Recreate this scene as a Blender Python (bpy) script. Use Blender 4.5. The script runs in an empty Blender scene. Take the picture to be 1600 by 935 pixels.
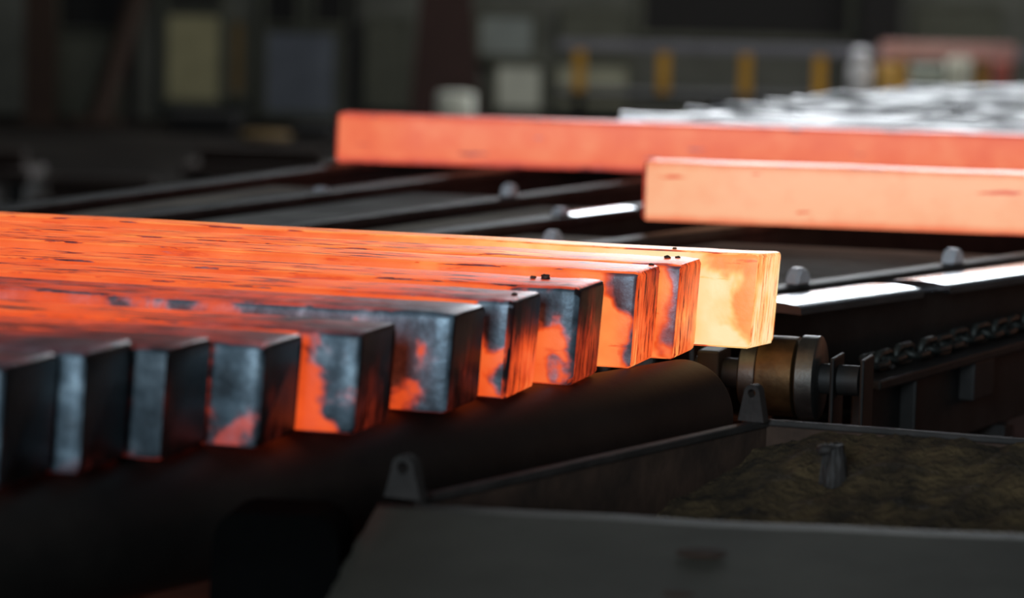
import bpy, bmesh, math, random
from mathutils import Vector, Matrix, Euler
random.seed(7)
sc = bpy.context.scene
COL = sc.collection

# ------------------------------------------------------------------ camera
FPX, PITCH, ROLL, CAMZ = 5000.0, 0.10894, 0.0250, 1.474
cd = bpy.data.cameras.new('camera')
cam = bpy.data.objects.new('camera', cd); COL.objects.link(cam)
cam.location = (0, 0, CAMZ)
fw = Vector((0, math.cos(PITCH), -math.sin(PITCH)))
up0 = Vector((0, math.sin(PITCH), math.cos(PITCH)))
rt0 = Vector((1, 0, 0))
RT = rt0 * math.cos(ROLL) + up0 * math.sin(ROLL)
UP = up0 * math.cos(ROLL) - rt0 * math.sin(ROLL)
cam.matrix_world = Matrix(((RT.x, UP.x, -fw.x, 0), (RT.y, UP.y, -fw.y, 0), (RT.z, UP.z, -fw.z, CAMZ), (0, 0, 0, 1)))
cd.sensor_width = 36.0
cd.lens = 36.0 * FPX / 1600.0
cd.clip_end = 300
cd.dof.use_dof = True
cd.dof.focus_distance = 5.45
cd.dof.aperture_fstop = 2.9
sc.camera = cam

# ------------------------------------------------------------------ view, world, lights
sc.view_settings.view_transform = 'Standard'
sc.view_settings.look = 'None'
sc.view_settings.gamma = 1.0
sc.view_settings.exposure = 0.0
sc.view_settings.use_curve_mapping = False
w = bpy.data.worlds.new('world'); sc.world = w; w.use_nodes = True
bg = w.node_tree.nodes['Background']
bg.inputs[0].default_value = (0.80, 0.90, 1.0, 1); bg.inputs[1].default_value = 0.040

def area(name, loc, aim, size, power, color):
    l = bpy.data.lights.new(name, 'AREA'); l.energy = power; l.color = color
    l.shape = 'RECTANGLE'; l.size = size[0]; l.size_y = size[1]
    o = bpy.data.objects.new(name, l); COL.objects.link(o); o.location = loc
    o.rotation_euler = (Vector(aim) - Vector(loc)).to_track_quat('-Z', 'Y').to_euler()
    return o
# daylight through the open hall door behind the camera
area('door_daylight', (-2.6, -7.0, 3.3), (-0.4, 4.6, 0.9), (3.0, 3.6), 640, (0.74, 0.89, 1.0))
# added unseen fill that brightens the far end of the hall
area('added_far_fill', (6.0, 38.0, 12.5), (6.0, 46.5, 0.0), (14.0, 5.0), 1000, (1.0, 0.98, 0.90))
WINDOW_STRENGTH = 10.0

# ------------------------------------------------------------------ geometry frames
TH = 0.2925                                         # the billets' lie, in plan
U = Vector((math.cos(TH), -math.sin(TH), 0)); V = Vector((math.sin(TH), math.cos(TH), 0))
HW = math.radians(33)                             # the skids' lie, in plan
WD = Vector((math.sin(HW), math.cos(HW), 0)); QD = Vector((math.cos(HW), -math.sin(HW), 0))

def ray(px, py):
    return fw + RT * ((px - 800) / FPX) - UP * ((py - 467.5) / FPX)
def at(px, py, z):                                # the point of the level z under a pixel
    d = ray(px, py); t = (z - CAMZ) / d.z
    return Vector((0, 0, CAMZ)) + d * t
def aty(px, py, y):                               # the point at the depth y under a pixel
    d = ray(px, py); t = y / d.y
    return Vector((0, 0, CAMZ)) + d * t

# ------------------------------------------------------------------ helpers
def tag(o, label, cat, group=None, kind=None):
    if label: o['label'] = label
    if cat: o['category'] = cat
    if group: o['group'] = group
    if kind: o['kind'] = kind
    return o
def thing(name, label, cat, loc=(0, 0, 0), rz=0.0, group=None, kind=None):
    o = bpy.data.objects.new(name, None); COL.objects.link(o)
    o.empty_display_size = 0.05
    o.location = loc; o.rotation_euler = (0, 0, rz)
    return tag(o, label, cat, group, kind)
def link(name, me, mats, parent=None, loc=(0, 0, 0), rot=(0, 0, 0), scale=(1, 1, 1)):
    o = bpy.data.objects.new(name, me); COL.objects.link(o)
    if mats is not None:
        if not isinstance(mats, (list, tuple)): mats = [mats]
        if len(me.materials) == 0:
            for m in mats: me.materials.append(m)
    o.parent = parent
    o.location = loc; o.rotation_euler = rot; o.scale = scale
    return o
def mesh_of(bm, name, smooth=None):
    bmesh.ops.recalc_face_normals(bm, faces=bm.faces[:])
    me = bpy.data.meshes.new(name); bm.to_mesh(me); bm.free()
    if smooth is not None:
        for p in me.polygons: p.use_smooth = True
        try: me.set_sharp_from_angle(angle=math.radians(smooth))
        except Exception: pass
    return me
def box_bm(x0, x1, y0, y1, z0, z1, bev=0.0, seg=2, bm=None):
    b = bmesh.new()
    vs = [b.verts.new((x, y, z)) for z in (z0, z1) for y in (y0, y1) for x in (x0, x1)]
    for f in ((0, 2, 3, 1), (4, 5, 7, 6), (0, 1, 5, 4), (2, 6, 7, 3), (0, 4, 6, 2), (1, 3, 7, 5)):
        b.faces.new([vs[i] for i in f])
    if bev > 0:
        bmesh.ops.bevel(b, geom=b.edges[:], offset=bev, segments=seg, affect='EDGES', profile=0.5)
    if bm is None: return b
    me = bpy.data.meshes.new('t'); b.to_mesh(me); b.free(); bm.from_mesh(me); bpy.data.meshes.remove(me)
    return bm
def box(name, x0, x1, y0, y1, z0, z1, mat, parent=None, bev=0.004, loc=(0, 0, 0), rot=(0, 0, 0)):
    return link(name, mesh_of(box_bm(x0, x1, y0, y1, z0, z1, bev), name), mat, parent, loc, rot)
def tube_mesh(name, pts, rad, n=16, smooth=40):
    """swept round bar through pts; rad may be a list"""
    b = bmesh.new(); rings = []
    P = [Vector(p) for p in pts]
    if not isinstance(rad, (list, tuple)): rad = [rad] * len(P)
    prev = None
    for i, p in enumerate(P):
        if i == 0: t = P[1] - P[0]
        elif i == len(P) - 1: t = P[-1] - P[-2]
        else: t = P[i + 1] - P[i - 1]
        if t.length < 1e-9: t = prev_t
        t = t.normalized(); prev_t = t
        a = Vector((0, 0, 1)) if abs(t.z) < 0.9 else Vector((1, 0, 0))
        if prev is not None: a = prev
        s = t.cross(a).normalized(); q = s.cross(t).normalized(); prev = q
        rings.append([b.verts.new(p + (s * math.cos(2 * math.pi * k / n) + q * math.sin(2 * math.pi * k / n)) * rad[i]) for k in range(n)])
    for i in range(len(rings) - 1):
        for k in range(n):
            b.faces.new((rings[i][k], rings[i][(k + 1) % n], rings[i + 1][(k + 1) % n], rings[i + 1][k]))
    b.faces.new(rings[0]); b.faces.new(rings[-1][::-1])
    return mesh_of(b, name, smooth)
def lathe_x(name, prof, n=32, smooth=35):
    """profile [(x, r)] turned round the local x axis"""
    b = bmesh.new(); rings = []
    for x, r in prof:
        rings.append([b.verts.new((x, r * math.cos(2 * math.pi * k / n), r * math.sin(2 * math.pi * k / n))) for k in range(n)])
    for i in range(len(rings) - 1):
        for k in range(n):
            b.faces.new((rings[i][k], rings[i][(k + 1) % n], rings[i + 1][(k + 1) % n], rings[i + 1][k]))
    b.faces.new(rings[0]); b.faces.new(rings[-1][::-1])
    return mesh_of(b, name, smooth)
def lathe_z(name, prof, n=28, smooth=35):
    me = lathe_x(name, prof, n, smooth)
    me.transform(Matrix.Rotation(-math.pi / 2, 4, 'Y'))
    return me
def extrude_poly(name, pts, y0, y1, smooth=None, bev=0.0):
    """polygon in x,z pulled along y"""
    b = bmesh.new()
    a = [b.verts.new((x, y0, z)) for x, z in pts]; c = [b.verts.new((x, y1, z)) for x, z in pts]
    n = len(pts)
    b.faces.new(a); b.faces.new(c[::-1])
    for i in range(n): b.faces.new((a[i], a[(i + 1) % n], c[(i + 1) % n], c[i]))
    if bev: bmesh.ops.bevel(b, geom=b.edges[:], offset=bev, segments=2, affect='EDGES')
    return mesh_of(b, name, smooth)
def quad_prism(name, top, zdrop, mat, parent=None):
    """four plan points with their heights, thickened downwards"""
    b = bmesh.new()
    a = [b.verts.new(p) for p in top]; c = [b.verts.new((p[0], p[1], p[2] - zdrop)) for p in top]
    b.faces.new(a); b.faces.new(c[::-1])
    for i in range(4): b.faces.new((a[i], a[(i + 1) % 4], c[(i + 1) % 4], c[i]))
    bmesh.ops.bevel(b, geom=b.edges[:], offset=0.003, segments=2, affect='EDGES')
    return link(name, mesh_of(b, name), mat, parent)

# ------------------------------------------------------------------ materials
class NT:
    def __init__(s, name):
        s.m = bpy.data.materials.new(name); s.m.use_nodes = True
        s.t = s.m.node_tree; s.b = s.t.nodes['Principled BSDF']
    def n(s, k, **kw):
        o = s.t.nodes.new(k)
        for a, v in kw.items(): setattr(o, a, v)
        return o
    def l(s, a, b): s.t.links.new(a, b)
    def val(s, sock, v):
        if hasattr(v, 'links') or hasattr(v, 'is_linked'): s.l(v, sock)
        else: sock.default_value = v
    def math(s, op, a, b=0.0, clamp=False):
        o = s.n('ShaderNodeMath', operation=op); o.use_clamp = clamp
        s.val(o.inputs[0], a); s.val(o.inputs[1], b); return o.outputs[0]
    def rng(s, v, a, b, c=0.0, d=1.0, smooth=True):
        o = s.n('ShaderNodeMapRange'); o.interpolation_type = 'SMOOTHSTEP' if smooth else 'LINEAR'
        s.val(o.inputs[0], v)
        for i, q in enumerate((a, b, c, d)): s.val(o.inputs[i + 1], q)
        return o.outputs[0]
    def attr(s, name):
        o = s.n('ShaderNodeAttribute'); o.attribute_type = 'OBJECT'; o.attribute_name = name
        return o.outputs['Fac']
    def noise(s, vec, scale=5, detail=3, rough=0.55, dist=0.0):
        o = s.n('ShaderNodeTexNoise'); s.l(vec, o.inputs['Vector'])
        o.inputs['Scale'].default_value = scale; o.inputs['Detail'].default_value = detail
        o.inputs['Roughness'].default_value = rough; o.inputs['Distortion'].default_value = dist
        return o.outputs[0]
    def mapv(s, vec, sc3):
        o = s.n('ShaderNodeVectorMath', operation='MULTIPLY'); s.l(vec, o.inputs[0]); o.inputs[1].default_value = sc3
        return o.outputs[0]
    def ramp(s, v, stops):
        o = s.n('ShaderNodeValToRGB'); s.l(v, o.inputs[0]); e = o.color_ramp.elements
        while len(e) < len(stops): e.new(0.5)
        for k, (p, c) in enumerate(stops): e[k].position = p; e[k].color = (*c, 1)
        return o.outputs[0]
    def bump(s, h, strength=0.3, dist=0.01):
        o = s.n('ShaderNodeBump'); o.inputs['Strength'].default_value = strength; o.inputs['Distance'].default_value = dist
        s.l(h, o.inputs['Height']); s.l(o.outputs[0], s.b.inputs['Normal'])

def plain(name, c1, c2, rough=0.6, metal=0.0, scale=6.0, bump=0.2, bdist=0.004, spread=(0.35, 0.68), stretch=(1, 1, 1), detail=6):
    k = NT(name); tc = k.n('ShaderNodeTexCoord').outputs['Object']
    v = k.mapv(tc, stretch)
    n = k.noise(v, scale, detail, 0.6)
    col = k.ramp(n, [(spread[0], c1), (spread[1], c2)])
    k.l(col, k.b.inputs['Base Color'])
    k.b.inputs['Roughness'].default_value = rough; k.b.inputs['Metallic'].default_value = metal
    if bump: k.bump(k.noise(v, scale * 4, 5, 0.6), bump, bdist)
    return k.m

HEAT = [(0.0, (0, 0, 0)), (0.15, (.004, .0006, .0004)), (0.30, (.060, .006, .003)), (0.45, (.36, .030, .008)),
        (0.60, (.84, .090, .016)), (0.72, (.97, .175, .042)), (0.82, (1.0, .34, .085)), (0.92, (1.0, .60, .20)), (1.0, (1.0, .80, .44))]
HEAT_HAZED = [(0.0, (0, 0, 0)), (0.2, (.05, .006, .005)), (0.40, (.40, .04, .025)), (0.55, (.74, .10, .055)),
        (0.70, (.87, .185, .085)), (0.82, (.93, .29, .14)), (1.0, (.97, .48, .27))]  # glow ramp with pinkish haze and reflected daylight mixed into its colours

def hot(name, face, stops=HEAT, far=False):
    k = NT(name)
    tc = k.n('ShaderNodeTexCoord').outputs['Object']
    sep = k.n('ShaderNodeSeparateXYZ'); k.l(tc, sep.inputs[0])
    X, Y, Z = sep.outputs
    seed = k.attr('seed')
    cmb = k.n('ShaderNodeCombineXYZ')
    k.l(k.math('MULTIPLY', seed, 1.37), cmb.inputs[0]); k.l(k.math('MULTIPLY', seed, 3.11), cmb.inputs[1]); k.l(k.math('MULTIPLY', seed, 2.23), cmb.inputs[2])
    add = k.n('ShaderNodeVectorMath', operation='ADD'); k.l(tc, add.inputs[0]); k.l(cmb.outputs[0], add.inputs[1])
    vec = add.outputs[0]
    low = k.noise(vec, 9, 3, 0.55)
    if face == 'top':
        heat = k.attr('heat_top'); cool = k.attr('cool_top')
        fl = k.rng(k.noise(k.mapv(vec, (9, 55, 9)), 1.0, 5, 0.62), 0.535, 0.60)
        fl2 = k.rng(k.noise(k.mapv(vec, (30, 130, 20)), 1.0, 3, 0.6), 0.60, 0.68)
        st = k.noise(k.mapv(vec, (2.0, 90, 1)), 1.0, 3, 0.6)
        near = k.rng(X, -0.34, -0.02)
        h = k.math('ADD', heat, k.math('MULTIPLY', k.math('SUBTRACT', st, 0.5), 0.42))
        h = k.math('ADD', h, k.math('MULTIPLY', k.math('SUBTRACT', low, 0.5), 0.28))
        h = k.math('SUBTRACT', h, k.math('MULTIPLY', fl, 0.36))
        h = k.math('SUBTRACT', h, k.math('MULTIPLY', fl2, 0.16))
        h = k.math('SUBTRACT', h, k.math('MULTIPLY', near, cool))
        h = k.math('SUBTRACT', h, k.math('MULTIPLY', k.rng(X, -0.15, -1.3), k.attr('fade_top')))
        hb = k.noise(k.mapv(vec, (10, 70, 30)), 1.0, 5, 0.6)
    elif face == 'side':
        heat = k.attr('heat_side'); cool = k.attr('cool_side')
        fl = k.rng(k.noise(k.mapv(vec, (9, 20, 60)), 1.0, 5, 0.62), 0.60, 0.70)
        if far:
            fl = k.math('MULTIPLY', k.rng(k.noise(k.mapv(vec, (6, 10, 38)), 1.0, 3, 0.55), 0.66, 0.71), 4.0)
            fl = k.math('ADD', fl, k.math('MULTIPLY', k.rng(Z, .026, .0), 2.6))
            fl = k.math('ADD', fl, k.math('MULTIPLY', k.rng(Z, .125, .15), 1.2))
        blot = k.noise(vec, 13, 3, 0.5, 0.2)
        g = k.math('ADD', k.math('MULTIPLY', X, k.attr('cool_reach')), k.math('MULTIPLY', Z, 4.0))
        g = k.math('ADD', g, k.math('MULTIPLY', k.math('SUBTRACT', blot, 0.5), 2.4))
        patch = k.rng(g, -0.35, 0.15)
        h = k.math('ADD', heat, k.math('MULTIPLY', k.math('SUBTRACT', low, 0.5), 0.30))
        h = k.math('SUBTRACT', h, k.math('MULTIPLY', fl, 0.10))
        h = k.math('SUBTRACT', h, k.math('MULTIPLY', patch, cool))
        h = k.math('SUBTRACT', h, k.math('MULTIPLY', k.rng(X, -0.12, -0.9), k.attr('fade_side')))
        hb = k.noise(vec, 40, 5, 0.6)
    else:
        heat = k.attr('heat_end'); cool = k.attr('cool_end')
        st = k.noise(k.mapv(vec, (1, 160, 9)), 1.0, 4, 0.65)
        st2 = k.rng(k.noise(k.mapv(vec, (1, 130, 14)), 1.0, 4, 0.6), 0.54, 0.63)
        blot = k.noise(vec, 14, 3, 0.5)
        topz = k.rng(Z, 0.06, 0.15)
        h = k.math('ADD', heat, k.math('MULTIPLY', k.math('SUBTRACT', st, 0.5), 0.55))
        h = k.math('ADD', h, k.math('MULTIPLY', k.math('SUBTRACT', blot, 0.5), 0.55))
        h = k.math('SUBTRACT', h, k.math('MULTIPLY', st2, 0.34))
        h = k.math('SUBTRACT', h, k.math('MULTIPLY', topz, cool))
        hb = st
    em = k.ramp(k.math('ADD', h, 0.0, True), stops)
    k.l(em, k.b.inputs['Emission Color']); k.b.inputs['Emission Strength'].default_value = 1.0
    scale_n = k.noise(vec, 22, 5, 0.6)
    col = k.ramp(scale_n, [(0.33, (.055, .075, .092)), (0.52, (.16, .225, .275)), (0.72, (.42, .54, .62))])
    if face == 'end':
        col = k.ramp(scale_n, [(0.35, (.014, .014, .016)), (0.70, (.040, .042, .046))])  # darker base: the shade on the end faces is put into their colour
    tn = k.n('ShaderNodeVectorMath', operation='SCALE'); k.l(col, tn.inputs[0]); k.l(k.attr('scale_tone'), tn.inputs['Scale']); col = tn.outputs[0]
    mx = k.n('ShaderNodeMix', data_type='RGBA'); k.l(k.rng(h, 0.40, 0.62), mx.inputs[0]); k.l(col, mx.inputs[6]); mx.inputs[7].default_value = (.05, .035, .03, 1)
    k.l(mx.outputs[2], k.b.inputs['Base Color'])
    k.b.inputs['Metallic'].default_value = 0.35
    k.b.inputs['Roughness'].default_value = 0.42
    k.bump(hb, 0.35, 0.004)
    return k.m

M = {}
M['hot_top'] = hot('hot_steel_top', 'top'); M['hot_side'] = hot('hot_steel_side', 'side'); M['hot_end'] = hot('hot_steel_cut_end', 'end')
M['hazed_top'] = hot('hazed_hot_steel_top', 'top', HEAT_HAZED); M['hazed_side'] = hot('hazed_hot_steel_side', 'side', HEAT_HAZED, True)
M['hazed_end'] = hot('hazed_hot_steel_end', 'end', HEAT_HAZED)
M['cold'] = plain('cold_scaled_steel', (.07, .072, .075), (.42, .43, .44), 0.40, 0.7, 7, 0.35, 0.008)
M['slag'] = plain('slag', (.02, .015, .012), (.10, .06, .05), 0.6, 0.1, 60)
M['pipe'] = plain('dark_oxidised_pipe', (.007, .0055, .0045), (.024, .019, .015), 0.62, 0.2, 5, 0.25)
M['beam'] = plain('dark_beam_steel', (.010, .009, .0085), (.034, .030, .027), 0.6, 0.2, 7, 0.3)
M['brown'] = plain('rusty_brown_steel', (.035, .024, .014), (.11, .070, .036), 0.7, 0.1, 8, 0.4)
M['polish'] = plain('polished_rail', (.45, .47, .50), (.72, .75, .80), 0.16, 1.0, 9, 0.05)
M['worn'] = plain('worn_steel', (.06, .06, .056), (.15, .145, .13), 0.45, 0.8, 14, 0.2)
M['apron'] = plain('grey_painted_plate', (.056, .049, .036), (.096, .085, .064), 0.72, 0.0, 3.2, 0.25)
M['rim'] = plain('scuffed_rim', (.020, .017, .015), (.050, .041, .036), 0.7, 0.1, 12, 0.5)
M['trayin'] = plain('rusted_tray', (.03, .016, .010), (.085, .045, .028), 0.85, 0.0, 9, 0.6)
M['scale'] = plain('mill_scale', (.032, .019, .008), (.145, .092, .037), 0.9, 0.0, 11, 1.0, 0.02)
M['black'] = plain('black_painted_steel', (.0015, .0015, .0015), (.003, .003, .003), 0.9, 0.0, 6, 0.2)
M['brass'] = plain('bronze_bush', (.055, .032, .012), (.14, .085, .034), 0.5, 0.7, 18, 0.2)
M['chain'] = plain('oily_chain', (.018, .020, .018), (.080, .086, .078), 0.5, 0.6, 30, 0.3)
M['concrete'] = plain('stained_concrete', (.045, .044, .040), (.11, .105, .092), 0.9, 0.0, 1.2, 0.3)
M['floor'] = plain('oily_floor', (.012, .010, .009), (.032, .028, .025), 0.95, 0.0, 0.7, 0.2)
M['wall'] = plain('sooty_wall', (.075, .078, .068), (.19, .195, .175), 0.9, 0.0, 0.5, 0.2, spread=(0.3, 0.7))
def flat(name, c, rough=0.7, metal=0.0):
    return plain(name, tuple(x * .75 for x in c), c, rough, metal, 3.0, 0.1)
M['col_brown'] = flat('brown_column', (.055, .028, .018)); M['col_black'] = flat('black_column', (.012, .011, .012))
M['col_red'] = flat('red_brown_column', (.060, .026, .022))
M['p_yellow'] = flat('yellowed_panel', (.52, .48, .28)); M['p_ochre'] = flat('ochre_strip', (.22, .14, .05))
M['p_blue'] = flat('bluish_panel', (.20, .225, .28)); M['p_pale'] = flat('pale_panel', (.80, .82, .72))
M['p_dim'] = flat('dim_panel', (.50, .50, .38)); M['p_grey'] = flat('grey_cabinet', (.34, .38, .37))
M['p_olive'] = flat('olive_sheet', (.13, .135, .105))
M['yellow'] = flat('yellow_post', (.70, .36, .03)); M['rail'] = flat('grey_rail', (.22, .22, .26)); M['pink'] = flat('pink_beam', (.62, .34, .31))
M['white'] = flat('white_bottle', (.95, .95, 1.0)); M['orange'] = flat('orange_canister', (.95, .55, .14)); M['green'] = flat('pale_green_case', (.55, .60, .50))
M['cream'] = flat('cream_drum', (.85, .85, .72)); M['redp'] = flat('red_paint', (.50, .12, .09))
M['floor'].node_tree.nodes['Principled BSDF'].inputs['Specular IOR Level'].default_value = 0.05
M['concrete'].node_tree.nodes['Principled BSDF'].inputs['Specular IOR Level'].default_value = 0.2
M['black'].node_tree.nodes['Principled BSDF'].inputs['Specular IOR Level'].default_value = 0.03
M['dull'] = plain('dull_rail_top', (.020, .019, .018), (.070, .066, .062), 0.55, 0.3, 9, 0.2)
M['deckb'] = plain('dusty_brown_deck', (.16, .12, .08), (.40, .32, .23), 0.9, 0.0, 3, 0.3)
M['deckg'] = plain('dusty_grey_deck', (.16, .15, .135), (.40, .38, .34), 0.9, 0.0, 3, 0.3)
M['dog'] = plain('glint_white_dog', (.70, .72, .76), (.95, .96, 1.0), 0.35, 0.1, 9, 0.1)  # near-white colour stands in for the glints on the dogs
M['cold_sheen'] = plain('sheen_painted_scale', (.50, .50, .51), (.92, .92, .93), 0.34, 0.6, 6, 0.25, 0.006)  # paler copy of the cold steel, daylight sheen painted into its colour
k = NT('window_glass_daylight'); k.b.inputs['Base Color'].default_value = (.8, .85, .9, 1)
k.b.inputs['Emission Color'].default_value = (.90, .95, 1.0, 1); k.b.inputs['Emission Strength'].default_value = WINDOW_STRENGTH
M['daylight'] = k.m

# ================================================================== THE SETTING
FZ, WY = -1.28, 50.0
o = link('floor', mesh_of(box_bm(-40, 40, -14, WY, FZ - .2, FZ), 'floor'), M['floor']); tag(o, 'dark oily hall floor', 'floor', kind='structure')
o = link('wall_back', mesh_of(box_bm(-40, 40, WY, WY + .4, FZ, 3.2), 'wall_back'), M['wall']); tag(o, 'sooty grey wall at the far end of the hall', 'wall', kind='structure')
o = link('wall_back', mesh_of(box_bm(-40, 40, WY, WY + .4, 15.4, 18), 'wall_back'), M['wall']); tag(o, 'sooty grey wall above the high windows', 'wall', kind='structure')
PL = 0.10
o = link('floor_plinth', mesh_of(box_bm(-6.5, 8.5, 2.0, 16.5, FZ, PL, 0.02), 'floor_plinth'), M['concrete']); tag(o, 'concrete plinth that carries the cooling bed', 'floor', kind='structure')
for n, (x0, x1) in enumerate([(1.0, 11.5)]):
    wn = thing('window_%d' % (n + 1), 'high daylit window band in the far wall', 'window', (0, WY, 0), kind='structure')
    nb = max(4, int((x1 - x0) / 2))
    for i in range(nb):
        a = x0 + (x1 - x0) * i / nb; b_ = x0 + (x1 - x0) * (i + 1) / nb
        for z0, z1 in ((3.3, 7.2), (7.4, 11.2), (11.4, 15.3)):
            box('pane', a + .06, b_ - .06, .18, .22, z0, z1, M['daylight'], wn, 0)
    for i in range(nb + 1):
        a = x0 + (x1 - x0) * i / nb
        box('mullion', a - .06, a + .06, .05, .35, 3.2, 15.4, M['col_black'], wn, 0)
    for z in (3.15, 7.2, 11.2, 15.25): box('transom', x0, x1, .06, .34, z, z + .2, M['col_black'], wn, 0)
for x0, x1 in ((-40, 1.0), (11.5, 40)):
    o = link('wall_pier', mesh_of(box_bm(x0, x1, WY, WY + .4, 3.2, 15.4), 'wall_pier'), M['wall']); tag(o, 'sooty wall beside the high window band', 'wall', kind='structure')

# ================================================================== NEAR BILLETS
def billet_mesh(name, L, wd, hh, r=0.010, slant=0.009, seed=0):
    rnd = random.Random(seed)
    prof = []
    for cx, cy, a0 in ((wd - r, r, -90), (wd - r, hh - r, 0), (r, hh - r, 90), (r, r, 180)):
        for q in range(5):
            a = math.radians(a0 + 22.5 * q); prof.append((cx + r * math.cos(a), cy + r * math.sin(a)))
    n = len(prof)
    xs = [0.0, -0.0025, -0.008, -0.03, -0.07, -0.13, -0.22, -0.35, -0.5]
    while xs[-1] > -L + .3: xs.append(xs[-1] - 0.25)
    xs += [-L + .008, -L]
    b = bmesh.new(); rings = []
    cy, cz = wd / 2, hh / 2
    for i, x in enumerate(xs):
        ins = 0.006 if i in (0, len(xs) - 1) else (0.002 if i == 1 else 0.0)
        wy = rnd.uniform(-.0015, .0015); wz = rnd.uniform(-.0012, .0012)
        ring = []
        for k, (y, z) in enumerate(prof):
            yy = cy + (y - cy) * (1 - ins / cy) + (wy if abs(z - cz) < cz else 0); zz = cz + (z - cz) * (1 - ins / cz)
            if z > cz: zz += wz
            fade = max(0.0, 1 + x / 0.2)
            ring.append(b.verts.new((x - slant * (1 - z / hh) * fade + (rnd.uniform(-.0012, .0012) if i < 2 else 0), yy, zz)))
        rings.append(ring)
    for i in range(len(rings) - 1):
        for k in range(n):
            b.faces.new((rings[i][k], rings[i][(k + 1) % n], rings[i + 1][(k + 1) % n], rings[i + 1][k]))
    b.faces.new(rings[0]); b.faces.new(rings[-1][::-1])
    bmesh.ops.recalc_face_normals(b, faces=b.faces[:])
    for f in b.faces:
        nx, ny, nz = f.normal
        f.material_index = 2 if abs(nx) > .6 else (0 if abs(nz) > .72 else 1)
        f.smooth = True
    me = bpy.data.meshes.new(name); b.to_mesh(me); b.free()
    me.set_sharp_from_angle(angle=math.radians(50))
    return me

def skid_z(v): return 0.80 + 0.0185 * (4.6 - v)
#      u end    v front  width  height  top  ctop side cside reach end  cend  seed
ROW = [(-1.644, 3.400, .150, .150, .44, .20, .10, .30, 1.5, .02, .10, 1.0),
       (-1.615, 3.560, .150, .153, .46, .20, .26, .45, 1.5, .03, .10, 2.0),
       (-1.574, 3.722, .150, .145, .50, .20, .36, .45, 6.0, .08, .10, 3.0),
       (-1.507, 3.884, .150, .1385, .54, .22, .48, .60, 5.5, .12, .20, 4.0),
       (-1.439, 4.075, .150, .1415, .61, .30, .58, .62, 9.5, .24, .20, 5.0),
       (-1.397, 4.355, .152, .147, .50, .24, .54, .62, 1.6, .20, .20, 6.0),
       (-1.373, 4.568, .150, .151, .67, .30, .66, .55, 12.0, .56, .50, 7.0),
       (-1.332, 4.786, .156, .155, .71, .22, .67, .66, 8.0, .40, .30, 8.0),
       (-1.310, 5.068, .150, .160, .75, .12, .74, .50, 18.0, .70, .20, 9.0),
       (-1.281, 5.243, .150, .163, .77, .08, .75, .40, 18.0, .75, .20, 10.0),
       (-1.192, 5.439, .190, .167, .84, -.05, 1.0, .17, 8.0, .98, .06, 14.0)]
TONE = [.75, .85, .38, .75, .85, 1.25, 1.0, 1.0, .9, .9, 1.0]
FADE = [(0, 0), (0, 0), (0, 0), (0, 0), (0, 0), (0, 0), (.02, .02), (.03, .03), (.06, .06), (.08, .08), (.10, .32)]
ROWLAB = ['nearest cold dark steel billet, its cut end at the left edge of the photo',
          'cold billet with a pale blue-grey side and black cut end, second nearest in the row',
          'dark cooled billet with dull blue side, third nearest in the row',
          'blue-grey billet with a red glow low on its side, fourth nearest in the row',
          'billet whose short visible side is half red and half blue-grey, fifth nearest in the row',
          'billet with the broadest blue-grey scaled side and dark end, middle of the row',
          'narrowly showing orange billet just behind the broad blue-grey one',
          'billet with orange side capped by a blue-grey patch and dark brown end',
          'orange billet with dark streaked end, third from the far end of the row',
          'orange billet with purple-grey top corner, next to the yellow-hot one',
          'yellow-white hot billet at the far right end of the row']
billets = []
for i, (ue, vf, wd, hh, ht, ct, hs, cs, reach, he, ce, seed) in enumerate(ROW):
    me = billet_mesh('steel_billet', 4.6, wd, hh, seed=i)
    zb = skid_z(vf + wd / 2)
    loc = U * ue + V * vf; loc.z = zb
    o = link('steel_billet', me, [M['hot_top'], M['hot_side'], M['hot_end']], None, loc, (0, 0, -TH))
    if i == 10:
        o.rotation_euler = Euler((math.radians(-3.5), 0, -TH)); o.location.z += 0.006
    for kx, vx in (('heat_top', ht), ('cool_top', ct), ('heat_side', hs), ('cool_side', cs), ('cool_reach', reach), ('heat_end', he), ('cool_end', ce), ('seed', seed), ('scale_tone', TONE[i]), ('fade_top', FADE[i][0]), ('fade_side', FADE[i][1])): o[kx] = float(vx)
    tag(o, ROWLAB[i], 'billet', 'billets lying side by side on the pipe skid')
    billets.append(o)
# beads of slag along the cut edges
def blob(name, r, seed, squash=0.6):
    rnd = random.Random(seed); b = bmesh.new(); bmesh.ops.create_icosphere(b, subdivisions=2, radius=r)
    for v in b.verts: v.co *= rnd.uniform(.78, 1.2); v.co.z *= squash
    return mesh_of(b, name, 60)
for bi, x, y, r in ((7, -.090, .12, .008), (7, -.108, .11, .005), (6, -.02, .07, .005), (9, -.05, .10, .006), (9, -.034, .11, .005), (8, -.012, .13, .005), (10, -.16, .03, .004)):
    link('slag_bead', blob('slag_bead', r, int(x * 1000)), M['slag'], billets[bi], (x, y, ROW[bi][3] + r * .3))

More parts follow.
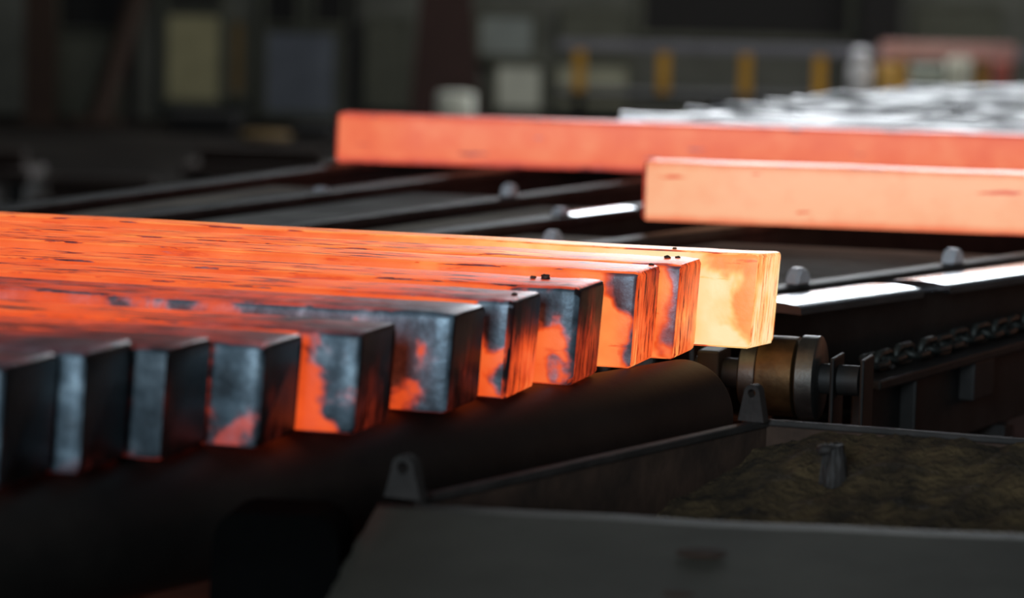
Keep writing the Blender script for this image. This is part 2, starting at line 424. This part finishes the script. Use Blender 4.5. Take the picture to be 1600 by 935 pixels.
# ================================================================== PIPE SKID UNDER THE ROW
PH = math.radians(31); PW = Vector((math.sin(PH), math.cos(PH), 0)); PR = 0.095
p_end = at(1074, 563, .785); p_end.z = 0
slope = -0.0185 * (PW.dot(V))
tp = thing('skid_pipe', 'thick dark round skid pipe lying under the ends of the billet row', 'pipe', (p_end.x, p_end.y, PL), math.pi / 2 - PH)
ztop_end = skid_z(p_end.dot(V)) - PL
prof = [(-3.0, PR - .001), (-0.01, PR), (-0.003, PR - .002), (0, PR - .008)]
pm = lathe_x('pipe_body', prof, 64)
link('pipe_body', pm, M['pipe'], tp, (0, 0, ztop_end - PR - .001), (0, -math.atan(slope), 0))
for s in (-.30, -1.2, -2.1, -2.8):
    zc = ztop_end - PR + (s) * slope
    ob = box('saddle', s - .05, s + .05, -.07, .07, zc - .13, zc - .055, M['beam'], tp, .006)
    box('pedestal', s - .035, s + .035, -.05, .05, 0, zc - .13, M['beam'], tp, .004)
    box('foot_plate', s - .08, s + .08, -.09, .09, 0, .02, M['beam'], tp, .003)

# black bearing housing in front of the pipe
c = at(448, 775, .775)
hb = thing('bearing_housing', 'black rounded housing in front of the skid pipe, low at the left', 'housing', (c.x, c.y - .02, PL), -0.12)
pts = []
hw_, ht_ = .080, .765 - PL
for cx, a0 in ((hw_ - .035, 0), (-hw_ + .035, 90)):
    for q in range(7):
        a = math.radians(a0 + 15 * q); pts.append((cx + .035 * math.cos(a), ht_ - .035 + .035 * math.sin(a)))
pts += [(-hw_ - .02, .25), (-hw_ - .02, 0), (hw_ + .02, 0), (hw_ + .02, .25)]
link('housing_body', extrude_poly('housing_body', pts, -.06, .05, 40, .004), M['black'], hb)
box('base_flange', -.115, .115, -.10, .08, 0, .025, M['beam'], hb)
for sx in (-.10, .10):
    link('bolt', lathe_z('bolt', [(0, .012), (.02, .012), (.02, .007), (.035, .007)], 6), M['worn'], hb, (sx, -.08, .025))
# ================================================================== FOREGROUND TRAY
RZ = 0.75
A = at(668, 772, RZ); Bk = at(1195, 655, RZ); Ck = at(1600, 686, RZ); Fl = at(592, 786, RZ); Fr = at(1600, 836, RZ)
dirb = (Ck - Bk).normalized(); dirf = (Fr - Fl).normalized()
Cx = Bk + dirb * 1.3; Fx = Fl + dirf * 1.7
tray = thing('scale_tray', 'open steel tray of mill scale with a grey sloping front plate', 'tray', (Fl.x, Fl.y, PL), 0)
org = Vector((Fl.x, Fl.y, PL))
def L(p): return Vector(p) - org
def bar_between(name, a, b, wid, hgt, mat, parent, bev=.003, out=0.0):
    a = L(a); b = L(b); d = (b - a); ln = math.hypot(d.x, d.y); rz = math.atan2(d.y, d.x)
    return link(name, mesh_of(box_bm(0, ln, -wid / 2 + out, wid / 2 + out, -hgt, 0, bev), name), mat, parent, a, (0, -math.atan2(d.z, ln), rz))
# rims
bar_between('rim', A - (Bk - A).normalized() * .02, Bk, .020, .012, M['rim'], tray)
bar_between('rim', Bk, Cx, .012, .010, M['rim'], tray)
# inner walls, standing under the rims
bar_between('side_wall', A + Vector((0, 0, -.012)), Bk + Vector((0, 0, -.012)), .012, RZ - PL - .012, M['trayin'], tray)
bar_between('back_wall', Bk + Vector((0, 0, -.010)), Cx + Vector((0, 0, -.010)), .010, RZ - PL - .010, M['trayin'], tray)
# sloping front plate: top edge Fl-Fx, falling towards the viewer
El = at(500, 955, .685); El2 = Fl + (El - Fl) * 1.15
Er2 = Fx + (El2 - Fl) + Vector((.25, 0, 0))
pb = bmesh.new(); NX, NY = 60, 16
rnd = random.Random(3); grid = []
for j in range(NY + 1):
    row = []
    for i in range(NX + 1):
        s, t = i / NX, j / NY
        p = (Fl * (1 - s) + Fx * s) * (1 - t) + (El2 * (1 - s) + Er2 * s) * t
        p = p + Vector((0, 0, .0010 * math.sin(s * 17 + t * 3) + .0006 * math.sin(s * 41 + 2 * t)))
        if i == 0: p += Vector((rnd.uniform(-.002, .002), 0, 0))
        row.append(pb.verts.new(L(p)))
    grid.append(row)
for j in range(NY):
    for i in range(NX): pb.faces.new((grid[j][i], grid[j][i + 1], grid[j + 1][i + 1], grid[j + 1][i]))
pmn = mesh_of(pb, 'front_plate', 40)
fp = link('front_plate', pmn, M['apron'], tray); md = fp.modifiers.new('thick', 'SOLIDIFY'); md.thickness = .012; md.offset = -1
# legs / skirt below the front plate
for s in (.04, .5, .95):
    p = Fl * (1 - s) + Fx * s; p = p + Vector((.03, .03, 0)); q = L(p)
    box('leg', q.x - .025, q.x + .025, q.y - .02, q.y + .02, 0, q.z - .015, M['beam'], tray)
# rust blots and a bolt hole on the plate are small real pieces
for s, t, r in ((.245, .30, .022), (.225, .62, .013),):
    p = (Fl * (1 - s) + Fx * s) * (1 - t) + (El2 * (1 - s) + Er2 * s) * t
    nrm = (Fx - Fl).cross(El2 - Fl).normalized()
    if nrm.z < 0: nrm = -nrm
    bm_ = blob('rust_blister', r, int(s * 1000), .10)
    ob = link('rust_blister', bm_, M['trayin'], tray, L(p) + nrm * .0015, nrm.to_track_quat('Z', 'Y').to_euler(), (1.5, .8, 1))
p = (Fl * .43 + Fx * .57) * .86 + (El2 * .43 + Er2 * .57) * .14
link('bolt_head', lathe_z('bolt_head', [(0, .006), (.005, .006), (.005, .001)], 6), M['black'], tray, L(p))
# lifting lugs
def lug(name, base, hgt, wid, rz):
    pts = []; N = 14
    ri = wid * .16
    outer = [(wid / 2, 0)]
    for q in range(N + 1):
        a = math.pi * q / N; outer.append((wid * .30 * math.cos(a), hgt - wid * .30 + wid * .30 * math.sin(a)))
    outer.append((-wid / 2, 0))
    b = bmesh.new(); th = .010
    cz = hgt - wid * .32
    no = len(outer); inner = []
    for k2 in range(no):
        a = math.atan2(outer[k2][1] - cz, outer[k2][0]); inner.append((ri * math.cos(a), cz + ri * math.sin(a)))
    rows = []
    for y in (-th, th):
        rows.append(([b.verts.new((x, y, z)) for x, z in outer], [b.verts.new((x, y, z)) for x, z in inner]))
    for (oo, ii) in rows:
        for k2 in range(no):
            b.faces.new((oo[k2], oo[(k2 + 1) % no], ii[(k2 + 1) % no], ii[k2]))
    for which in (0, 1):
        a_, c_ = rows[0][which], rows[1][which]
        for k2 in range(no): b.faces.new((a_[k2], a_[(k2 + 1) % no], c_[(k2 + 1) % no], c_[k2]))
    return link(name, mesh_of(b, name, 40), M['rim'], tray, L(base), (0, 0, rz))
lug('lifting_lug', at(634, 778, RZ), .058, .056, -0.5)
lug('lifting_lug', at(1177, 658, RZ), .058, .044, -0.5)
# heap of scale inside (real relief)
hp = bmesh.new(); rnd = random.Random(5); NX, NY = 110, 60; rows = []
from mathutils import noise as mn
for j in range(NY + 1):
    r_ = []
    for i in range(NX + 1):
        s, t = i / NX, j / NY
        p0 = A * (1 - t) + Bk * t; p1 = Fx * (1 - t) + Cx * t
        p = p0 * (1 - s) + p1 * s
        base = -.185 + .176 * (t ** 1.05) - .03 * math.exp(-((s) / .05) ** 2)
        q = Vector((p.x * 14, p.y * 14, 3.0))
        z = base + .012 * mn.noise(q) + .010 * mn.noise(q * 2.7) + .007 * mn.noise(q * 6.1) * (1.6 - t)
        r_.append(hp.verts.new(L((p.x, p.y, RZ + z))))
    rows.append(r_)
for j in range(NY):
    for i in range(NX): hp.faces.new((rows[j][i], rows[j][i + 1], rows[j + 1][i + 1], rows[j + 1][i]))
ob = link('scale_heap', mesh_of(hp, 'scale_heap', 60), M['scale'], tray); ob['kind'] = 'stuff'
# tray bottom under the heap
box('tray_bottom', L(A).x, L(Cx).x, L(Fl).y + .05, L(Bk).y - .02, .30, .32, M['trayin'], tray, 0)
# crusted stub in the heap
c = at(1302, 742, RZ - .045); zs = c.z; c.z = PL + .32
stub = thing('iron_stub', 'rusty stub of iron standing in the heap of mill scale', 'stub', c)
b = bmesh.new(); bmesh.ops.create_cone(b, cap_ends=True, segments=14, radius1=.021, radius2=.013, depth=.062)
bmesh.ops.subdivide_edges(b, edges=b.edges[:], cuts=2, use_grid_fill=True)
rnd = random.Random(9)
for v in b.verts: v.co += Vector((rnd.uniform(-.003, .003), rnd.uniform(-.003, .003), rnd.uniform(-.002, .002)))
link('stub_body', mesh_of(b, 'stub_body', 50), M['rim'], stub, (0, 0, zs - c.z + .015))
box('stub_foot', -.014, .014, -.014, .014, 0, zs - c.z - .005, M['rim'], stub)
link('crust', blob('crust', .016, 4, .6), M['rim'], stub, (-.012, -.005, zs - c.z + .038))

# ================================================================== ROLLER UNDER THE HOT BILLET
c = aty(1222, 588, 5.83)
rol = thing('conveyor_roller', 'bronze and steel collared roller just below the yellow-hot billet', 'roller', (c.x, c.y, PL), -TH)
zc = c.z - PL
def rp(px): return (px - 1222) / 850.0
link('barrel', lathe_x('barrel', [(rp(1190), .070), (rp(1192), .074), (rp(1247), .074), (rp(1249), .070)], 48), M['brass'], rol, (0, 0, zc))
for a, b_, r in ((1160, 1190, .062), (1252, 1284, .078)):
    link('collar', lathe_x('collar', [(rp(a), r - .006), (rp(a + 3), r), (rp(b_ - 3), r), (rp(b_), r - .006)], 48), M['worn'], rol, (0, 0, zc))
link('shaft', lathe_x('shaft', [(rp(1085), .028), (rp(1345), .028)], 28), M['beam'], rol, (0, 0, zc))
for a, b_ in ((1095, 1130), (1305, 1312), (1352, 1359)):
    box('bearing_plate', rp(a), rp(b_), -.05, .05, 0, zc + .045, M['beam'], rol, .004)
# ================================================================== SKID RAILS
def skid_rail(name, p0, p1, label, gaps=(), ext0=0.0, ext1=0.0, dogs=(), bw=.030, shiny=()):
    d = (p1 - p0); d.z = 0; d.normalize()
    ext0 = min(ext0, max(0.0, (p0.dot(V) - 5.95) / d.dot(V)))      # stops short of the near row
    a = p0 - d * ext0; b = p1 + d * ext1; ln = (b - a).length
    t = thing(name, label, 'rail', (a.x, a.y, PL), math.atan2(d.y, d.x), 'skid rails of the cooling bed')
    top = p0.z - PL
    cuts = [0.0]
    for g0, g1 in gaps: cuts += [g0 + ext0, g1 + ext0]
    cuts.append(ln)
    segs = [(cuts[q], cuts[q + 1], 'polish' if not shiny else 'dull') for q in range(0, len(cuts), 2)]
    if shiny:
        sa, sb = shiny[0] + ext0, shiny[1] + ext0
        segs = [(0.0, sa - .004, 'dull'), (sa, sb, 'polish'), (sb + .004, ln, 'dull')] if sb > sa else [(0.0, ln, 'dull')]
    for x0_, x1_, mt in segs:
        b = bmesh.new(); rings = []
        for x in (x0_, x1_):
            rings.append([b.verts.new((x, y, z)) for y, z in ((-bw, -.022), (-bw, -bw * .12), (-bw * .9, -bw * .065), (-bw * .5, -bw * .022), (0, 0), (bw * .5, -bw * .022), (bw * .9, -bw * .065), (bw, -bw * .12), (bw, -.022))])
        for k2 in range(9): b.faces.new((rings[0][k2], rings[0][(k2 + 1) % 9], rings[1][(k2 + 1) % 9], rings[1][k2]))
        b.faces.new(rings[0]); b.faces.new(rings[1][::-1])
        link('wear_bar', mesh_of(b, 'wear_bar', 30), M[mt], t, (0, 0, top))
    box('web_plate', 0, ln, -.018, .018, top - .24, top - .022, M['beam'], t, .003)
    box('bottom_flange', 0, ln, -.055, .055, top - .255, top - .24, M['beam'], t, .003)
    nleg = max(2, int(ln / 1.1)); 
    for q in range(nleg):
        x = .1 + (ln - .2) * q / (nleg - 1); box('leg', x - .03, x + .03, -.03, .03, .0, top - .255, M['beam'], t, .003)
    for x, h in dogs:
        pts = [(-.030, 0), (.030, 0), (.022, h * .7), (.010, h), (-.012, h), (-.024, h * .6)]
        link('pusher_dog', extrude_poly('pusher_dog', pts, -.016, .016, None, .005), M['dog'], t, (x + ext0, 0, top - .002))
    return t
R0, R1 = at(1222, 467, .80), at(1600, 416, .80)
def along(p0, p1, px, py):
    q = at(px, py, p0.z); d = (p1 - p0).normalized(); return (q - p0).dot(d)
g0, g1 = along(R0, R1, 1398, 444), along(R0, R1, 1436, 438)
skid_rail('skid_rail', R0, R1, 'skid rail with bright white glints, running off right behind the yellow-hot billet', [(g0, g1)], .05, 1.6, (), .075)
Q0, Q1 = at(640, 364, .80), at(1000, 319, .80)
skid_rail('skid_rail', Q0, Q1, 'skid rail glinting between the near row and the paired red bars', [], 1.4, 4.8, [(along(Q0, Q1, 870, 334), .02)], .04, (along(Q0, Q1, 880, 334), along(Q0, Q1, 975, 322)))
S0, S1 = at(300, 322, .80), at(560, 290, .80)
skid_rail('skid_rail', S0, S1, 'dim skid rail behind the near row, left of the red bars', [], 1.3, 5.0, [(along(S0, S1, 500, 297), .012)], .04, (0, -1))
T0, T1 = at(870, 385, .80), at(1190, 345, .80)
skid_rail('skid_rail', T0, T1, 'skid rail showing a pale dog just over the hot row', [], 1.2, 4.4, [(along(T0, T1, 866, 386), .04)], .03, (0, -1))
Y0, Y1 = at(700, 318, .80), at(950, 286, .80)
skid_rail('skid_rail', Y0, Y1, 'short stretch of skid rail under the upper red bar with one bright dog', [], 1.2, 4.4, [(along(Y0, Y1, 800, 306), .035)], .03, (0, -1))
X0, X1 = at(1360, 428, .80), at(1600, 396, .80)
skid_rail('skid_rail', X0, X1, 'skid rail with a glint-white dog, close behind the glinting one at right', [], .6, 2.4, [(along(X0, X1, 1490, 411), .035), (along(X0, X1, 1246, 443), .035)], .03, (0, -1))
Z0, Z1 = at(40, 318, .80), at(260, 290, .80)
skid_rail('skid_rail', Z0, Z1, 'dim skid rail at the left edge above the hot tops', [], 1.3, 5.0, (), .04, (0, -1))
# deck plates between neighbouring rails
def deck(ra, rb, s0, s1, z, label, mat='deckb'):
    (a0, a1), (b0, b1) = ra, rb
    da = (a1 - a0).normalized(); db = (b1 - b0).normalized(); gap = .07
    nrm = Vector((-da.y, da.x, 0))
    if (b0 - a0).dot(nrm) < 0: nrm = -nrm
    def onv(p, d, v): return p + d * ((v - p.dot(V)) / d.dot(V))
    P = [onv(a0, da, s0) + nrm * gap, onv(a0, da, s1) + nrm * gap, onv(b0, db, s1) - nrm * gap, onv(b0, db, s0) - nrm * gap]
    o = quad_prism('deck_plate', [(p.x, p.y, z) for p in P], .02, M[mat])
    for p in (P[0] * .9 + P[2] * .1, P[1] * .9 + P[3] * .1, P[2] * .9 + P[0] * .1, P[3] * .9 + P[1] * .1):
        box('leg', p.x - .02, p.x + .02, p.y - .02, p.y + .02, PL, z - .02, M['beam'], o, .002)
    return tag(o, label, 'plate', 'deck plates between the skid rails')
deck((T0, T1), (Q0, Q1), 6.25, 7.6, .772, 'brown deck plate next to the pale dog over the hot row')
deck((Q0, Q1), (Y0, Y1), 6.45, 8.45, .772, 'brown deck plate left of the lower red bar, under the bright dog')
deck((R0, R1), (X0, X1), 6.45, 7.8, .772, 'brown deck plate behind the glinting rail at right')
deck((X0, X1), (T0, T1), 6.25, 7.65, .772, 'grey deck plate just below the lower red bar', 'deckg')
deck((Y0, Y1), (S0, S1), 6.85, 8.7, .772, 'dim grey deck plate below the left end of the upper red bar', 'deckg')
deck((S0, S1), (Z0, Z1), 6.85, 8.7, .772, 'dim brown deck plate at far left above the hot tops')

# ================================================================== FAR HOT BILLETS
def far_billet(px0, px1, z, label, hs, ht, seed, L_=5.0, wd=.15, hh=.15):
    p0 = at(*px0, z + hh); p1 = at(*px1, z + hh); d = (p1 - p0).normalized()
    me = billet_mesh('steel_billet', L_, wd, hh, seed=seed, slant=0.0)
    ang = math.atan2(d.y, d.x)
    loc = p0 + d * L_; loc.z = z
    o = link('steel_billet', me, [M['hazed_top'], M['hazed_side'], M['hazed_end']], None, loc, (0, 0, ang))
    for kx, vx in (('heat_top', ht), ('cool_top', 0), ('heat_side', hs), ('cool_side', 0), ('cool_reach', 4), ('heat_end', .5), ('cool_end', .2), ('seed', seed), ('scale_tone', 1.0)): o[kx] = float(vx)
    tag(o, label, 'billet', 'red-hot billets farther back on the bed')
    return o, d
farA, dA = far_billet((526, 178), (1600, 212), .80, 'upper salmon-red billet, the longer of the two farther back', .70, .50, 31)
farB, dB = far_billet((1006, 252), (1600, 274), .80, 'lower paler salmon billet, the shorter of the two farther back', 1.0, .75, 32)
# cooled billets behind it, lumpy with flaked scale
nA = Vector((-dA.y, dA.x, 0)); baseA = at(526, 178, .95)
def lumpy_billet(seed, L_=4.2, amp=1.0):
    b = bmesh.new(); rnd = random.Random(seed); NXX = 150; rows = []
    prof = [(.0, .0), (.0, .05), (.0, .10), (.004, .14), (.02, .15), (.05, .152), (.075, .152), (.10, .152), (.13, .15), (.146, .14), (.15, .10), (.15, .05), (.15, .0)]
    for i in range(NXX + 1):
        x = L_ * i / NXX; r_ = []
        for k2, (y, z) in enumerate(prof):
            q = Vector((x * 5, y * 9 + seed * 3.3, z * 9)); q2 = q * 3.1
            a = amp * (.026 * max(0, mn.noise(q) + .05) + .004 * mn.noise(q2)) if z > .12 else .003 * mn.noise(q2)
            r_.append(b.verts.new((x, y, max(z + a, 0) if z > 0 else 0)))
        rows.append(r_)
    for i in range(NXX):
        for k2 in range(len(prof)):
            k3 = (k2 + 1) % len(prof)
            b.faces.new((rows[i][k2], rows[i][k3], rows[i + 1][k3], rows[i + 1][k2]))
    b.faces.new(rows[0]); b.faces.new(rows[-1][::-1])
    return mesh_of(b, 'cooled_billet', 50)
ORD = ['first', 'second', 'third', 'fourth', 'fifth', 'sixth', 'seventh', 'eighth', 'ninth', 'tenth', 'eleventh', 'twelfth', 'thirteenth', 'fourteenth']
for n in range(14):
    st = .85 + .075 * n + random.Random(n).uniform(-.12, .12)
    p = baseA + dA * st + nA * (.24 + .26 * n)
    o = link('cooled_billet', lumpy_billet(n, 4.2, .35 if n < 3 else 1.0), M['cold_sheen' if n < 3 else 'cold'], None, (p.x, p.y, .80), (0, 0, math.atan2(dA.y, dA.x)))
    tag(o, 'silvery cooled billet with flaking top, %s behind the upper red bar' % ORD[n], 'billet', 'cooled billets behind the red bars')

# ================================================================== CHAIN AND ITS BED, RIGHT
c0, c1 = at(1385, 556, .70), at(1600, 499, .70)
dc = (c1 - c0).normalized(); ang = math.atan2(dc.y, dc.x)
bed = thing('chain_beam', 'dark rusty beam that carries the drag chain at right', 'beam', (c0.x, c0.y, PL), ang)
top = .70 - PL - .03
box('top_flange', -.15, 1.5, -.05, .05, top - .02, top, M['beam'], bed)
box('web_plate', -.15, 1.5, -.01, .01, top - .18, top - .02, M['beam'], bed)
box('stiffener', .38, .50, -.045, -.01, top - .10, top - .02, M['beam'], bed)
box('stiffener', .05, .06, -.045, -.01, top - .16, top - .02, M['beam'], bed)
for x in (-.05, .65, 1.4): box('leg', x - .03, x + .03, -.03, .03, 0, top - .18, M['beam'], bed)
chn = thing('drag_chain', 'oily steel chain lying along the dark beam at right', 'chain', (c0.x, c0.y, .70 - .03), ang)
def link_mesh():
    pts = []; 
    for q in range(9): a = -math.pi / 2 + math.pi * q / 8; pts.append((.022 + .016 * math.cos(a), .016 * math.sin(a), 0))
    for q in range(9): a = math.pi / 2 + math.pi * q / 8; pts.append((-.022 + .016 * math.cos(a), .016 * math.sin(a), 0))
    b = bmesh.new(); rings = []; n = 8; N = len(pts)
    P = [Vector(p) for p in pts]
    for i in range(N):
        t = (P[(i + 1) % N] - P[i - 1]).normalized(); s = Vector((0, 0, 1)); q = t.cross(s)
        rings.append([b.verts.new(P[i] + (q * math.cos(2 * math.pi * k2 / n) + s * math.sin(2 * math.pi * k2 / n)) * .0075) for k2 in range(n)])
    for i in range(N):
        for k2 in range(n): b.faces.new((rings[i][k2], rings[i][(k2 + 1) % n], rings[(i + 1) % N][(k2 + 1) % n], rings[(i + 1) % N][k2]))
    return mesh_of(b, 'chain_link', 60)
lm = link_mesh(); lm.materials.append(M['chain'])
rnd = random.Random(2)
for i in range(22):
    link('chain_link', lm, None, chn, (-.06 + .053 * i, .006 * math.sin(i * .9), .022 + rnd.uniform(-.002, .004)), ((math.pi / 2 if i % 2 else 0.3) + rnd.uniform(-.2, .2), 0, rnd.uniform(-.08, .08)))
# ================================================================== BACKGROUND ALONG THE FAR WALL
BK = 1.25
def awy(px, py, y): return aty(px, py, y * BK)
def bgbox(name, px0, py0, px1, py1, y, dep, mat, label, cat, base=None, parts=None, group=None):
    """upright thing between two picture corners, standing at depth y on the hall floor or hung on the wall"""
    a = awy(px0, py1, y); b = awy(px1, py0, y)
    z0 = FZ if base == 'floor' else a.z
    t = thing(name, label, cat, ((a.x + b.x) / 2, y * BK, z0), 0, group)
    hwid = (b.x - a.x) / 2; hh = b.z - z0
    return t, hwid, hh
def column(px0, px1, py0, y, mat, label, flare=0.0):
    t, hw, hh = bgbox('steel_column', px0, py0, px1, 200, y, .3, mat, label, 'column', 'floor')
    hh = 11.0 - FZ
    d = hw * .9
    box('flange', -hw, hw, -d, -d + .05, 0, hh, M[mat], t, .005)
    box('flange', -hw, hw, d - .05, d, 0, hh, M[mat], t, .005)
    box('web', -.03, .03, -d + .05, d - .05, 0, hh, M[mat], t, 0)
    fl = hw * (1.15 + flare)
    if flare:
        link('gusset', extrude_poly('gusset', [(-fl, 0), (fl * 1.15, 0), (fl * 1.1, .35), (hw, 2.2), (-hw, 2.2), (-fl * .95, .35)], -d - .05, -d, None), M[mat], t)
    box('base_plate', -fl * 1.15, fl * 1.15, -d * 1.3, d * 1.3, 0, .06, M[mat], t, .005)
    return t
column(40, 86, 0, 38, 'col_brown', 'dark brown steel column near the left edge of the far wall')
column(655, 735, 0, 36, 'col_red', 'dark red-brown steel column with flared foot behind the upper red bar', .35)
column(1338, 1405, 0, 39.2, 'col_black', 'black steel column far behind the white bottle')
column(540, 560, 0, 39, 'col_black', 'thin black column left of the red-brown one')
column(196, 216, 0, 39.3, 'col_black', 'thin black column beside the slanting brace')
# slanting brace
a = awy(226, -40, 38.6); b_ = awy(150, 268, 38.0)
b_.z = max(b_.z, FZ)
t = thing('slanting_brace', 'dark brace leaning from the floor up the far wall at left', 'brace', b_)
dv = a - b_
link('brace_bar', tube_mesh('brace_bar', [(0, 0, 0), tuple(dv * .5), tuple(dv)], .17, 10), M['col_brown'], t)
box('foot_plate', -.35, .35, -.3, .3, 0, .10, M['col_brown'], t)
def panel(px0, py0, px1, py1, mat, label, cat='panel', y=40, name='wall_panel', strips=0):
    t, hw, hh = bgbox(name, px0, py0, px1, py1, y, .1, mat, label, cat)
    t.location.y = WY - .12
    box('sheet', -hw, hw, -.03, .10, 0, hh, M[mat], t, .01)
    for x in (-hw, hw): box('edge_strip', x - .05, x + .05, -.06, .10, -.03, hh + .03, M['p_olive'], t, .005)
    for z in (0, hh): box('edge_strip', -hw, hw, -.05, .10, z - .05, z + .05, M['p_olive'], t, .005)
    return t
panel(258, 20, 350, 158, 'p_yellow', 'yellowed panel on the far wall at upper left')
panel(358, 30, 388, 150, 'p_ochre', 'narrow ochre strip beside the yellowed panel')
panel(412, 48, 530, 178, 'p_blue', 'bluish panel on the far wall left of the red bars')
panel(745, 22, 838, 88, 'p_grey', 'grey-green panel high on the wall right of the red-brown column')
panel(880, 15, 985, 90, 'p_olive', 'olive sheet high on the wall above the dim yellowish panel')
panel(772, 100, 850, 172, 'p_pale', 'pale panel just above the upper red bar')
panel(866, 100, 985, 165, 'p_dim', 'dim yellowish panel above the upper red bar')
panel(95, 50, 190, 250, 'p_olive', 'olive sheet between the brown column and the brace')
panel(575, 30, 640, 165, 'p_olive', 'olive sheet left of the red-brown column')
panel(1430, 10, 1560, 60, 'p_olive', 'olive sheet at upper right')
# dark cabinet row low at left, brown drum
def cabinet(px0, py0, px1, mat, label, y):
    t, hw, hh = bgbox('machine_cabinet', px0, py0, px1, 200, y, .5, mat, label, 'cabinet', 'floor')
    box('body', -hw, hw, -.5, .5, .08, hh, M[mat], t, .03)
    box('plinth', -hw + .05, hw - .05, -.45, .45, 0, .08, M['col_black'], t, 0)
    box('door', -hw + .08, -.02, -.53, -.5, .2, hh - .12, M[mat], t, .01); box('door', .02, hw - .08, -.53, -.5, .2, hh - .12, M[mat], t, .01)
    return t
cabinet(268, 176, 372, 'col_black', 'black machine cabinet below the yellowed panel', 37.2)
cabinet(460, 196, 520, 'col_black', 'black machine cabinet below the bluish panel', 36.5)
def drum(px, py0, y, r, mat, label, name='drum', cat='drum', neck=False, base=None):
    c = awy(px, py0, y); hh = c.z - (FZ if base is None else base)
    t = thing(name, label, cat, (c.x, y * BK, c.z - hh))
    if neck:
        link('body', lathe_z('body', [(0, r * .9), (.03, r), (hh * .62, r), (hh * .72, r * .75), (hh * .78, r * .42), (hh * .80, r * .42)], 24), M[mat], t)
        link('cap', lathe_z('cap', [(hh * .80, r * .50), (hh * .82, r * .72), (hh * .95, r * .72), (hh, r * .35)], 20), M[mat], t)
    else:
        link('body', lathe_z('body', [(0, r * .96), (.02, r), (hh * .33, r), (hh * .35, r * 1.04), (hh * .37, r), (hh * .64, r), (hh * .66, r * 1.04), (hh * .68, r), (hh - .02, r), (hh, r * .95)], 24), M[mat], t)
        link('lid', lathe_z('lid', [(hh - .01, r * .9), (hh + .01, r * .9), (hh + .015, r * .2)], 24), M[mat], t)
    return t
drum(415, 208, 36.0, .36, 'p_ochre', 'squat ochre-brown drum left of the upper red bar')
drum(2, 243, 30, .12, 'rail', 'pale grey drum at the far left edge')
drum(712, 146, 34.5, .26, 'p_pale', 'pale drum just peeping over the upper red bar')
# walkway with yellow posts, on the right
zt = awy(1180, 146, 38).z
wa = awy(870, 146, 37.6).x; wb = awy(1760, 146, 37.6).x
wk = thing('raised_walkway', 'grey raised walkway behind the cooled billets', 'walkway', (0, 37.8 * BK, FZ))
box('deck', wa, wb, -.6, 1.2, zt - FZ - .12, zt - FZ, M['beam'], wk, .01)
q = 0
while wa + .3 + q * 2.0 < wb:
    box('leg', wa + .25 + q * 2.0, wa + .40 + q * 2.0, -.5, -.35, 0, zt - FZ - .12, M['beam'], wk, .005); q += 1
rl = thing('guard_rail', 'grey guard rail on yellow posts along the raised walkway', 'railing', (0, 37.4 * BK, zt))
for px in (905, 1037, 1165, 1281, 1412, 1535):
    p = awy(px, 100, 37.4); box('post', p.x - .085, p.x + .085, -.05, .05, 0, .60, M['yellow'], rl, .01)
box('top_rail', wa, wb, -.05, .05, .60, .74, M['rail'], rl, .01)
p = awy(1380, 78, 37.0); p2 = awy(1592, 78, 37.0)
t = thing('pink_crossbeam', 'pinkish crossbeam on two struts at the right of the walkway', 'beam', (p.x, 37.25 * BK, zt))
bw = p2.x - p.x; bz = p.z - zt
box('beam', 0, bw, -.08, .06, bz - .14, bz + .12, M['pink'], t, .01)
for x in (.05, bw - .1): box('strut', x - .05, x + .05, -.04, .04, 0, bz - .14, M['pink'], t, .005)
drum(1345, 76, 36.9, .17, 'white', 'white upright gas bottle with a capped neck on the walkway', 'gas_bottle', 'bottle', True, zt)
drum(1389, 101, 36.8, .15, 'orange', 'orange canister next to the white bottle', 'canister', 'canister', False, zt)
drum(1499, 92, 36.8, .18, 'cream', 'cream drum beside the pale green case', 'drum', 'drum', False, zt)
p = awy(1446, 104, 36.8); t = thing('tool_case', 'pale green case between the orange canister and the cream drum', 'case', (p.x, 36.8 * BK, zt))
box('body', -.22, .22, -.2, .2, 0, p.z - zt - .05, M['green'], t, .02); box('lid', -.23, .23, -.21, .21, p.z - zt - .05, p.z - zt, M['green'], t, .01)
drum(1566, 97, 36.8, .13, 'redp', 'small red cylinder at the right end of the walkway', 'red_cylinder', 'cylinder', False, zt)

# low dark machine beds on the hall floor, left
def machine_bed(px0, px1, py, y, hgt, label):
    a = awy(px0, py, y); b = awy(px1, py, y)
    t = thing('machine_bed', label, 'machine', ((a.x + b.x) / 2, y * BK, FZ)); hw = (b.x - a.x) / 2
    box('bed_plate', -hw, hw, -.5, .5, hgt - .12, hgt, M['col_brown'], t, .02)
    for x in (-hw + .15, 0, hw - .15): box('leg', x - .08, x + .08, -.4, .4, 0, hgt - .12, M['beam'], t, .01)
    link('shaft', lathe_x('shaft', [(-hw * .8, .09), (hw * .8, .09)], 16), M['col_brown'], t, (0, -.1, hgt + .09))
machine_bed(60, 265, 285, 22.0, .55, 'long low machine bed at left, behind the skid rails')
machine_bed(290, 530, 262, 25.0, .6, 'long low machine bed before the left end of the upper red bar')
machine_bed(-120, 60, 262, 24.0, .6, 'low machine bed cut by the left edge of the photo')

# black sheets that paint the dark upper part of the far wall
for x0, y0, x1, y1, lb in ((92, -20, 205, 52, 'black darkening sheet high on the wall between the brown column and the brace'), (412, -20, 470, 40, 'black darkening sheet above the left half of the bluish panel'), (488, -20, 545, 40, 'black darkening sheet above the right half of the bluish panel'), (258, -20, 352, 12, 'black strip above the yellowed panel'), (1000, -20, 1330, 55, 'wide dark sheet above the guard rail')):
    panel(x0, y0, x1, y1, 'col_black', lb, 'panel')
